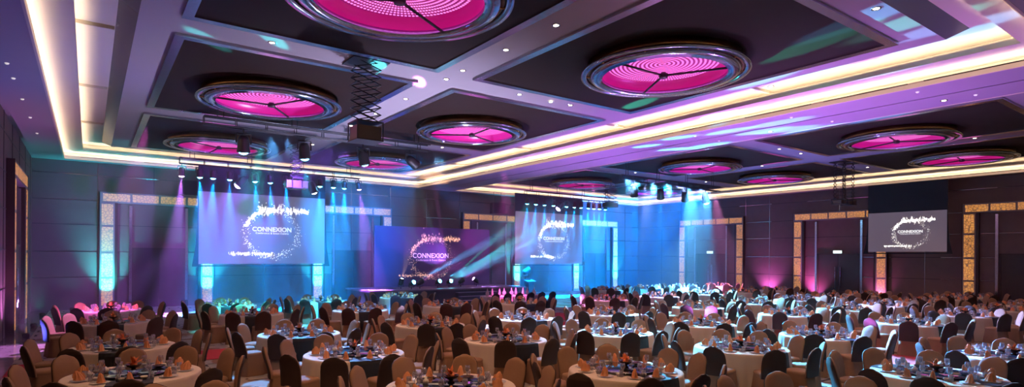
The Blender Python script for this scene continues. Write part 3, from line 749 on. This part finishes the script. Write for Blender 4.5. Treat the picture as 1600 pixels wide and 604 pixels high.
DISH = [MB().lathe([(.001, .005), (.05, .005), (.10, .03), (.105, .035), (.095, .03), (.05, .012), (.001, .012)], 20).mesh('dark_dish', BRONZE),
        MB().lathe([(.001, .0), (.03, .0), (.045, .03), (.04, .065), (.02, .075), (.012, .09), (.001, .095)], 16).mesh('sauce_pot', PLATE),
        MB().lathe([(.001, .0), (.04, .0), (.07, .04), (.075, .06), (.068, .06), (.04, .012), (.001, .01)], 18).mesh('silver_bowl', CHROME)]
SEATN = {-162: 'left side near', -126: 'near left', -90: 'nearest', -54: 'near right', -18: 'right side near', 18: 'right side far', 54: 'far right', 90: 'farthest', 126: 'far left', 162: 'left side far'}
chairs = []; setts = []; nchair = 0
for r_, L_ in ROWS.items():
    for ci, (x, y) in enumerate(L_):
        rnd = random.Random(r_*100+ci)
        colw = ORD[ci+1 if r_ > 1 else ci+1]
        where = '%s from left in the %s table row' % (colw, ORD[r_])
        rz = rnd.uniform(-.06, .02)
        if not inview(x, y, .0, 1.0, 130): continue
        tv = inview(x, y+.9, .75, .9, 120)
        if tv:
            t = empty('banquet_table', (x, y, 0), rz); tag(t, 'round banquet table in white cloth, %s' % where, 'table', 'round banquet tables')
            inst('white_cloth', rnd.choice(CLS), t); inst('tabletop', TOPM, t)
            tag(inst('table_runner', RUN, None, (x, y, 0), rz-.10), 'black runner across the table %s' % where, 'table runner', 'black table runners')
            tag(inst('glass_turntable', SUSM, None, (x, y, 0), rz), 'dark glass turntable on the table %s' % where, 'turntable', 'glass turntables')
            fb = inst('flower_bowl', BOWL, None, (x, y, .80), rnd.uniform(0, 6)); inst('lily_flowers', rnd.choice(PETS), fb)
            tag(fb, 'bronze bowl of orange flowers on the table %s' % where, 'flower bowl', 'flower bowls on turntables')
        if tv and r_ <= 3:
            for k in range(3):
                aa = 2.1*k+rnd.uniform(0, 1)
                tag(inst('sauce_dish', DISH[k], None, (x+.36*cos(aa), y+.36*sin(aa), .80)), '%s on the turntable, table %s' % (('small dark dish', 'small white sauce pot', 'low silver bowl')[k], where.replace(' in the', ',').replace(' table row', ' row')), 'dish', 'dishes on turntables')
        for a0 in SEATN:
            a = radians(a0+rnd.uniform(-5, 5)); R_ = 1.20+rnd.uniform(-.03, .05)
            cxx, cyy = x+cos(a)*R_, y+sin(a)*R_
            sn = SEATN[a0]
            face = 'seen from behind' if (cxx-x)*(-x)+(cyy-y)*(-y) > .45*hypot(x, y)*1.2 else ('facing the camera' if (cxx-x)*(-x)+(cyy-y)*(-y) < -.45*hypot(x, y)*1.2 else 'seen side-on')
            if inview(cxx, cyy, .3, .95, 30): chairs.append((hypot(cxx, cyy), cxx, cyy, a+pi/2+rnd.uniform(-.12, .12), 'tan covered chair %s, %s seat, table %s' % (face, sn, where.replace(' in the', ',').replace(' table row', ' row')), rnd.randrange(3)))
            if tv:
                ca, sa = cos(a), sin(a); px, py = x+ca*.70, y+sa*.70
                if inview(px, py, .76, .95, 10):
                    w2 = 'at the %s seat, table %s' % (sn, where.replace(' in the', ',').replace(' table row', ' row'))
                    setts.append((hypot(px, py), px, py, a, w2, rnd.randrange(3), ca, sa, rnd.uniform(-.03, .03)))
chairs.sort(); setts.sort()
print('chairs', len(chairs), 'settings', len(setts))
far = MB()
for i, (d, x, y, rz, lab, v) in enumerate(chairs):
    if i < 110:
        e = empty('banquet_chair', (x, y, 0), rz); inst('skirt', CH[v][0], e); inst('seat', CH[v][1], e); bk_ = inst('backrest', CH[v][2], e); o_ = inst('back_panel', CH[v][5], bk_); o_['label'] = 'dark brown rear panel'
        tag(e, lab, 'chair', 'covered banquet chairs')
    elif i < 300: tag(inst('banquet_chair', CH[v][3], None, (x, y, 0), rz), lab, 'chair', 'covered banquet chairs')
    else: far.add(CH[v][4], Matrix.Translation((x, y, 0)) @ Matrix.Rotation(rz, 4, 'Z'))
cuts = []
if far.v:
    nf = len(CH[0][4].f); ks = CH[0][4].k0; far.cut = lambda i: 1 if i % nf >= ks else 0
    tag(far.build('distant_banquet_chairs', (CHAIRC, CHAIRD)), 'many covered chairs around the far right and rear tables', 'chairs', kind='stuff')
fn, fw, ft, fp, fb_ = MB(), MB(), MB(), MB(), MB()
wl, tl, pl, cl = wine(8), tumbler(8), plate(12), cup()
for i, (d, x, y, a, w2, v, ca, sa, jt) in enumerate(setts):
    z = .7575
    def T(r, s, dz=0): return (x+ca*r-sa*s, y+sa*r+ca*s, z+dz)
    items = [('folded_napkin', NAP[v], T(0, jt, .018), a+jt*9, fn, NPB[v], 'peach folded napkin', 'napkin', 'peach folded napkins'),
             ('dinner_plate', PLT, T(0, 0), 0, fp, pl, 'white plate', 'plate', 'white dinner plates'),
             ('wine_glass', WINE, T(-.20, -.14+jt), 0, fw, wl, 'stemmed wine glass', 'wine glass', 'stemmed wine glasses'),
             ('water_glass', TUMB, T(-.12, -.20-jt), 0, ft, tl, 'clear tumbler', 'glass', 'clear water tumblers'),
             ('small_bowl', CUP, T(-.15, .17+jt), 0, fb_, cl, 'small white bowl', 'bowl', 'small white bowls')]
    for (nm, me, loc, rz, fm, fsrc, lb, cat, grp) in items:
        if i < 300: tag(inst(nm, me, None, loc, rz), '%s %s' % (lb, w2), cat, grp)
        else: fm.add(fsrc, Matrix.Translation(loc) @ Matrix.Rotation(rz, 4, 'Z'))
    if i < 300 and i % 1 == 0: pass
for fm, nm, m_, lb, cat in ((fn, 'distant_napkins', NAPK, 'many peach napkins on the rear tables', 'napkins'), (fp, 'distant_plates', PLATE, 'many white plates on the rear tables', 'plates'), (fw, 'distant_wine_glasses', GLASS, 'many wine glasses on the rear tables', 'wine glasses'), (ft, 'distant_water_glasses', GLASS, 'many tumblers on the rear tables', 'glasses'), (fb_, 'distant_bowls', PLATE, 'many small bowls on the rear tables', 'bowls')):
    if fm.v: tag(fm.build(nm, m_), lb, cat, kind='stuff')

# head table near the stage, black covered chairs in front
ht = empty('head_table', (16.35, 22.7, 0)); tag(ht, 'long head table in pink cloth before the stage steps', 'table')
hb = MB(); R_ = []
for (z, k, w) in ((.02, 1.06, .02), (.4, 1.02, .012), (.72, 1.0, .0), (.757, .995, 0)):
    R_.append([(px*k, py*k, z) for (px, py, _) in loop(90, 1.55, .42, 0, 0, 7, w, 0, 26)])
hb.loft(R_, False, True).build('pink_cloth', PINKC, ht)
cone = MB(); 
cone.lathe([(.001, .001), (.075, .001), (.06, .08), (.035, .26), (.004, .38)], 10)
cone.loft([[(-.07, -.02, 0), (.07, -.02, 0), (.07, .02, 0), (-.07, .02, 0)], [(-.10, -.012, .16), (.10, -.012, .16), (.10, .012, .16), (-.10, .012, .16)], [(-.02, -.004, .24), (.02, -.004, .24), (.02, .004, .24), (-.02, .004, .24)]], True, True, False)
CM = cone.mesh('tall_cone_napkin', PINKC)
for k in range(9):
    tag(inst('cone_napkin', CM, None, (14.98+.345*k, 22.62+.12*(k % 2), .758), k*.7), 'tall pink cone napkin, %s from the left on the head table' % ORD[k+1], 'napkin', 'cone napkins on head table')
BCM = CH[0][4].mesh('black_chair', (BLACKC, BLACKC))
for k in range(6):
    tag(inst('black_banquet_chair', BCM, None, (14.75+.66*k, 21.9, 0), 0), 'black covered chair, %s from the left at the head table' % ORD[k+1], 'chair', 'black chairs at the head table')

# ------------------------------------------------------------------ coloured table washes from the trusses, wall uplights
def wash(tx, ty, col, en, ang=20, src=None, tz=.8): spot('coloured_wash', src or (tx*.85+1.2, 21.3, 6.6), (tx, ty, tz), col, en, ang, .5, .08)
wash(.3, 23.6, PK_, 1500, 22); wash(-1.6, 20.5, (.85, .3, 1), 1000, 20, (3.1, 20.7, 6.5), 0); wash(-1.3, 30, TQ_, 150, 26, (3.1, 20.7, 6.5), 0)
wash(4.2, 21.8, TQ_, 1800, 24); wash(4.3, 23.9, TQ_, 900, 18); wash(7.6, 23.4, (.03, .6, .95), 1400, 20); wash(11.2, 24.2, (.1, .6, .9), 900, 18)
wash(4.1, 14.5, (.1, .42, 1), 2200, 22, (5, 21, 6.7)); wash(4.1, 10.9, (.15, .42, 1), 1900, 13, (5.5, 21, 6.7)); wash(7.5, 19, (.12, .45, 1), 900, 20)
wash(16.2, 22.7, PK_, 1700, 20); wash(18.3, 18.2, (1, .25, .7), 1300, 18, (21, 22, 6.5)); wash(21.5, 18.3, (.9, .3, .9), 700, 16, (22, 22, 6.5))
wash(23, 28, (.02, .55, 1), 900, 34, (24, 22, 6.5), 0); wash(20.5, 24.5, (.02, .6, 1), 800, 26, (22, 20.5, 6.5), 0)
for (tx, ty, c, e, a, sx) in ((18.5, 13.6, (.1, .62, .95), 5200, 24, 23), (13.9, 13.6, (.25, .5, 1), 3000, 22, 21.7), (14.0, 10.3, (.08, .55, 1), 5200, 20, 21.8), (10.6, 14.0, (.3, .5, .95), 2200, 20, 10.4), (10.5, 10.3, (.1, .5, .95), 2600, 14, 10.5),
        (22.4, 13.8, (.1, .55, 1), 5200, 28, 24), (25.8, 18.5, (.1, .5, 1), 3800, 36, 26), (29, 22.5, (.1, .45, 1), 3000, 40, 28), (22, 18.4, (.3, .45, 1), 1600, 26, 22.5), (18.7, 10.3, (.15, .5, 1), 4200, 20, 23), (14.4, 7.3, (.05, .45, 1), 7500, 17, 21), (19.2, 7.4, (.1, .48, 1), 8000, 19, 24), (14.4, 3.9, (.25, .35, 1), 7000, 14, 21), (26, 13.7, (.2, .45, 1), 2600, 30, 27), (24, 7.5, (.3, .4, 1), 5000, 18, 25)):
    wash(tx, ty, c, e*2.6, a*1.1, (sx+.45, 20.2, 6.45))
wash(33.5, 22.5, (1, .3, .8), 2600, 28, (30, 21, 6.4)); wash(17.3, 8.4, (.05, .5, 1), 5000, 7, (22, 21, 6.4)); wash(15.2, 8.8, (.05, .6, 1), 4500, 6, (22.6, 20.6, 6.4), .4); wash(12.6, 11.5, (.05, .65, 1), 4500, 7, (22.0, 20.6, 6.4), .4); wash(22, 11.7, (.05, .65, 1), 3500, 8, (24, 21, 6.4), .4)
# floor uplights
ul = MB().lathe([(.001, 0), (.09, 0), (.10, .1), (.09, .16), (.07, .16), (.07, .13), (.001, .13)], 12)
ULM = ul.mesh('uplight', BLACK)
def uplight(x, y, dx, dy, col, en, lab, ang=62, out=.75, aim=3.0):
    o = inst('floor_uplight', ULM, None, (x-dx*out, y-dy*out, 0)); tag(o, lab, 'uplight', 'floor uplights along the walls')
    spot('uplight_beam', (x-dx*out, y-dy*out, .2), (x+dx*.0, y, aim), col, en, ang, 1.0, .05)
def portal_cols(k): x0 = .41+9.98*k; return (x0+.29, x0+4.85-.29)
cols = [c for k in range(4) for c in portal_cols(k)]
for i, x in enumerate(cols):
    if i in (3, 4): continue
    uplight(x, YB-.2, 0, 1, (.02, .78, .88), 460, 'small black uplight at the foot of gold column %s from the left, stage wall' % ORD[i+1], 64, .75, 2.5)
uplight(-.6, YB, 0, 1, (.04, .6, .65), 14, 'small uplight by the far left corner', 80, .8, 4)
uplight(20.6, YB, 0, 1, (.55, .15, 1), 90, 'violet uplight behind the right end of the stage', 80, .8, 3)
for i, (y, c, e) in enumerate([(22.1, (.9, .18, .9), 90), (18.9, (.95, .15, .75), 110), (15.2, (.9, .15, .6), 25), (26.7, (.2, .2, 1), 70)]):
    uplight(XR, y, 1, 0, c, e, 'pink uplight on the floor by the right wall, %s from the stage corner' % ORD[[2, 3, 4, 1][i]], 95, .7, 1.3)
for i, (y, c, e) in enumerate([(23.2, (.8, .25, 1), 90), (26.4, (.8, .25, 1), 70), (31, (.1, .8, .8), 90)]):
    uplight(XL, y, -1, 0, c, e, 'violet uplight on the floor by the left wall, %s from the camera' % ORD[i+1], 80, .55, 2.0)
for (x, y) in ((18.0, 19.3), (17.0, 12.2), (17.0, 7.6), (9.3, 17.0), (-1.2, 19.0), (26, 16.2), (15.6, 12.0)):
    tag(inst('floor_uplight', ULM, None, (x, y, 0.012)), 'small round uplight body added under a ceiling wash among the tables', 'uplight', 'added uplight bodies among the tables')  # bodies added where the upward ceiling washes start
# high blue washes of walls and ceilings from the rigs
spot('wall_wash', (29.6, 21.3, 6.4), (34.0, 34, 3.2), (.0, .20, 1), 12000, 56, .8, .2)
spot('wall_wash', (8, 21.3, 6.6), (3, 34, 3.6), (.24, .08, .8), 1500, 48, .8, .2)
spot('wall_wash', (10.8, 21.3, 6.6), (12, 34, 3.2), (.0, .24, 1), 3800, 42, .8, .2)
spot('wall_wash', (3.0, 28.5, 6.35), (-.6, 34, 6.8), (.02, .7, .75), 40, 90, .9, .2)
spot('wall_wash', (3.3, 28.5, 6.35), (1.2, 34, 6.6), (.02, .7, .75), 80, 80, .9, .2)
# added upward spots: purple on the middle soffit, lilac and blue on other ceilings
for yy, ee in ((19.3, 520), (12.2, 620), (7.6, 420)): spot('added_soffit_wash', (17.0 if yy < 15 else 18.0, yy, .3), (18.0, yy+.4, 7), (.50, .17, 1), ee, 120, .9, .1)
spot('added_soffit_wash', (9.3, 17.0, .3), (7.8, 18, 7.3), (.52, .48, .82), 950, 115, .8, .1)
spot('added_soffit_wash', (-1.2, 19.0, .3), (-1.4, 16, 7), (.10, .11, 1), 110, 115, .8, .1)
spot('added_soffit_wash', (26, 16.2, .3), (27, 17, 7.3), (.22, .2, 1), 380, 110, .8, .1)
spot('added_soffit_wash', (15.6, 12.0, .3), (13.2, 5.5, 7.3), (.75, .3, .8), 160, 80, .7, .1)
for (u, v, c) in ((1345, 30, (.1, .5, 1)), (1440, 28, (.1, .8, .7)), (1425, 90, (.1, .7, 1)), (1240, 130, (.02, 1, .6)), (1270, 68, (.02, 1, .6)), (1515, 30, (.2, .5, 1)), (1195, 140, (.05, .7, .6)), (1000, 160, (.05, 1, .7)), (425, 60, (.05, .9, .9)), (325, 61, (.05, .9, .9)), (590, 95, (.1, .8, 1)), (655, 128, (.9, .2, .8)), (1190, 125, (.05, .7, 1))):
    p = atz(u, v, 7.4); o = Vector((17.1, 29.9, 1.11)); d = (p-o).normalized(); spot('gobo_beam', o+d*.4, p, c, 90000 if u < 800 else 170000, 1.2 if u < 800 else 2.0, .6, .03)

# ------------------------------------------------------------------ haze near the stage
hm = bpy.data.materials.new('theatre_haze'); hm.use_nodes = True; nt = hm.node_tree; nt.nodes.clear()
o = nt.nodes.new('ShaderNodeOutputMaterial'); vs = nt.nodes.new('ShaderNodeVolumeScatter'); vs.inputs['Color'].default_value = (1, 1, 1, 1); vs.inputs['Density'].default_value = .009; vs.inputs['Anisotropy'].default_value = .15
nt.links.new(vs.outputs[0], o.inputs['Volume'])
hz_ = MB().box(XL+.01, XR-.01, 19.6, YB-.01, .02, 6.9).build('theatre_haze', hm); tag(hz_, 'thin theatre haze in front of the stage and rear wall', 'haze', kind='stuff')

w = bpy.data.worlds.new('world'); SC.world = w; w.use_nodes = True; w.node_tree.nodes['Background'].inputs[0].default_value = (0, 0, 0, 1)
SC.view_settings.view_transform = 'Standard'; SC.view_settings.look = 'None'; SC.view_settings.gamma = 1; SC.view_settings.exposure = 0
SC.view_settings.use_curve_mapping = False
SC.cycles.max_bounces = 6; SC.cycles.diffuse_bounces = 3; SC.cycles.glossy_bounces = 3; SC.cycles.transparent_max_bounces = 10; SC.cycles.volume_bounces = 0
SC.cycles.sample_clamp_indirect = 3.0; SC.cycles.use_denoising = True; SC.cycles.use_light_tree = True; SC.cycles.caustics_reflective = False; SC.cycles.caustics_refractive = False
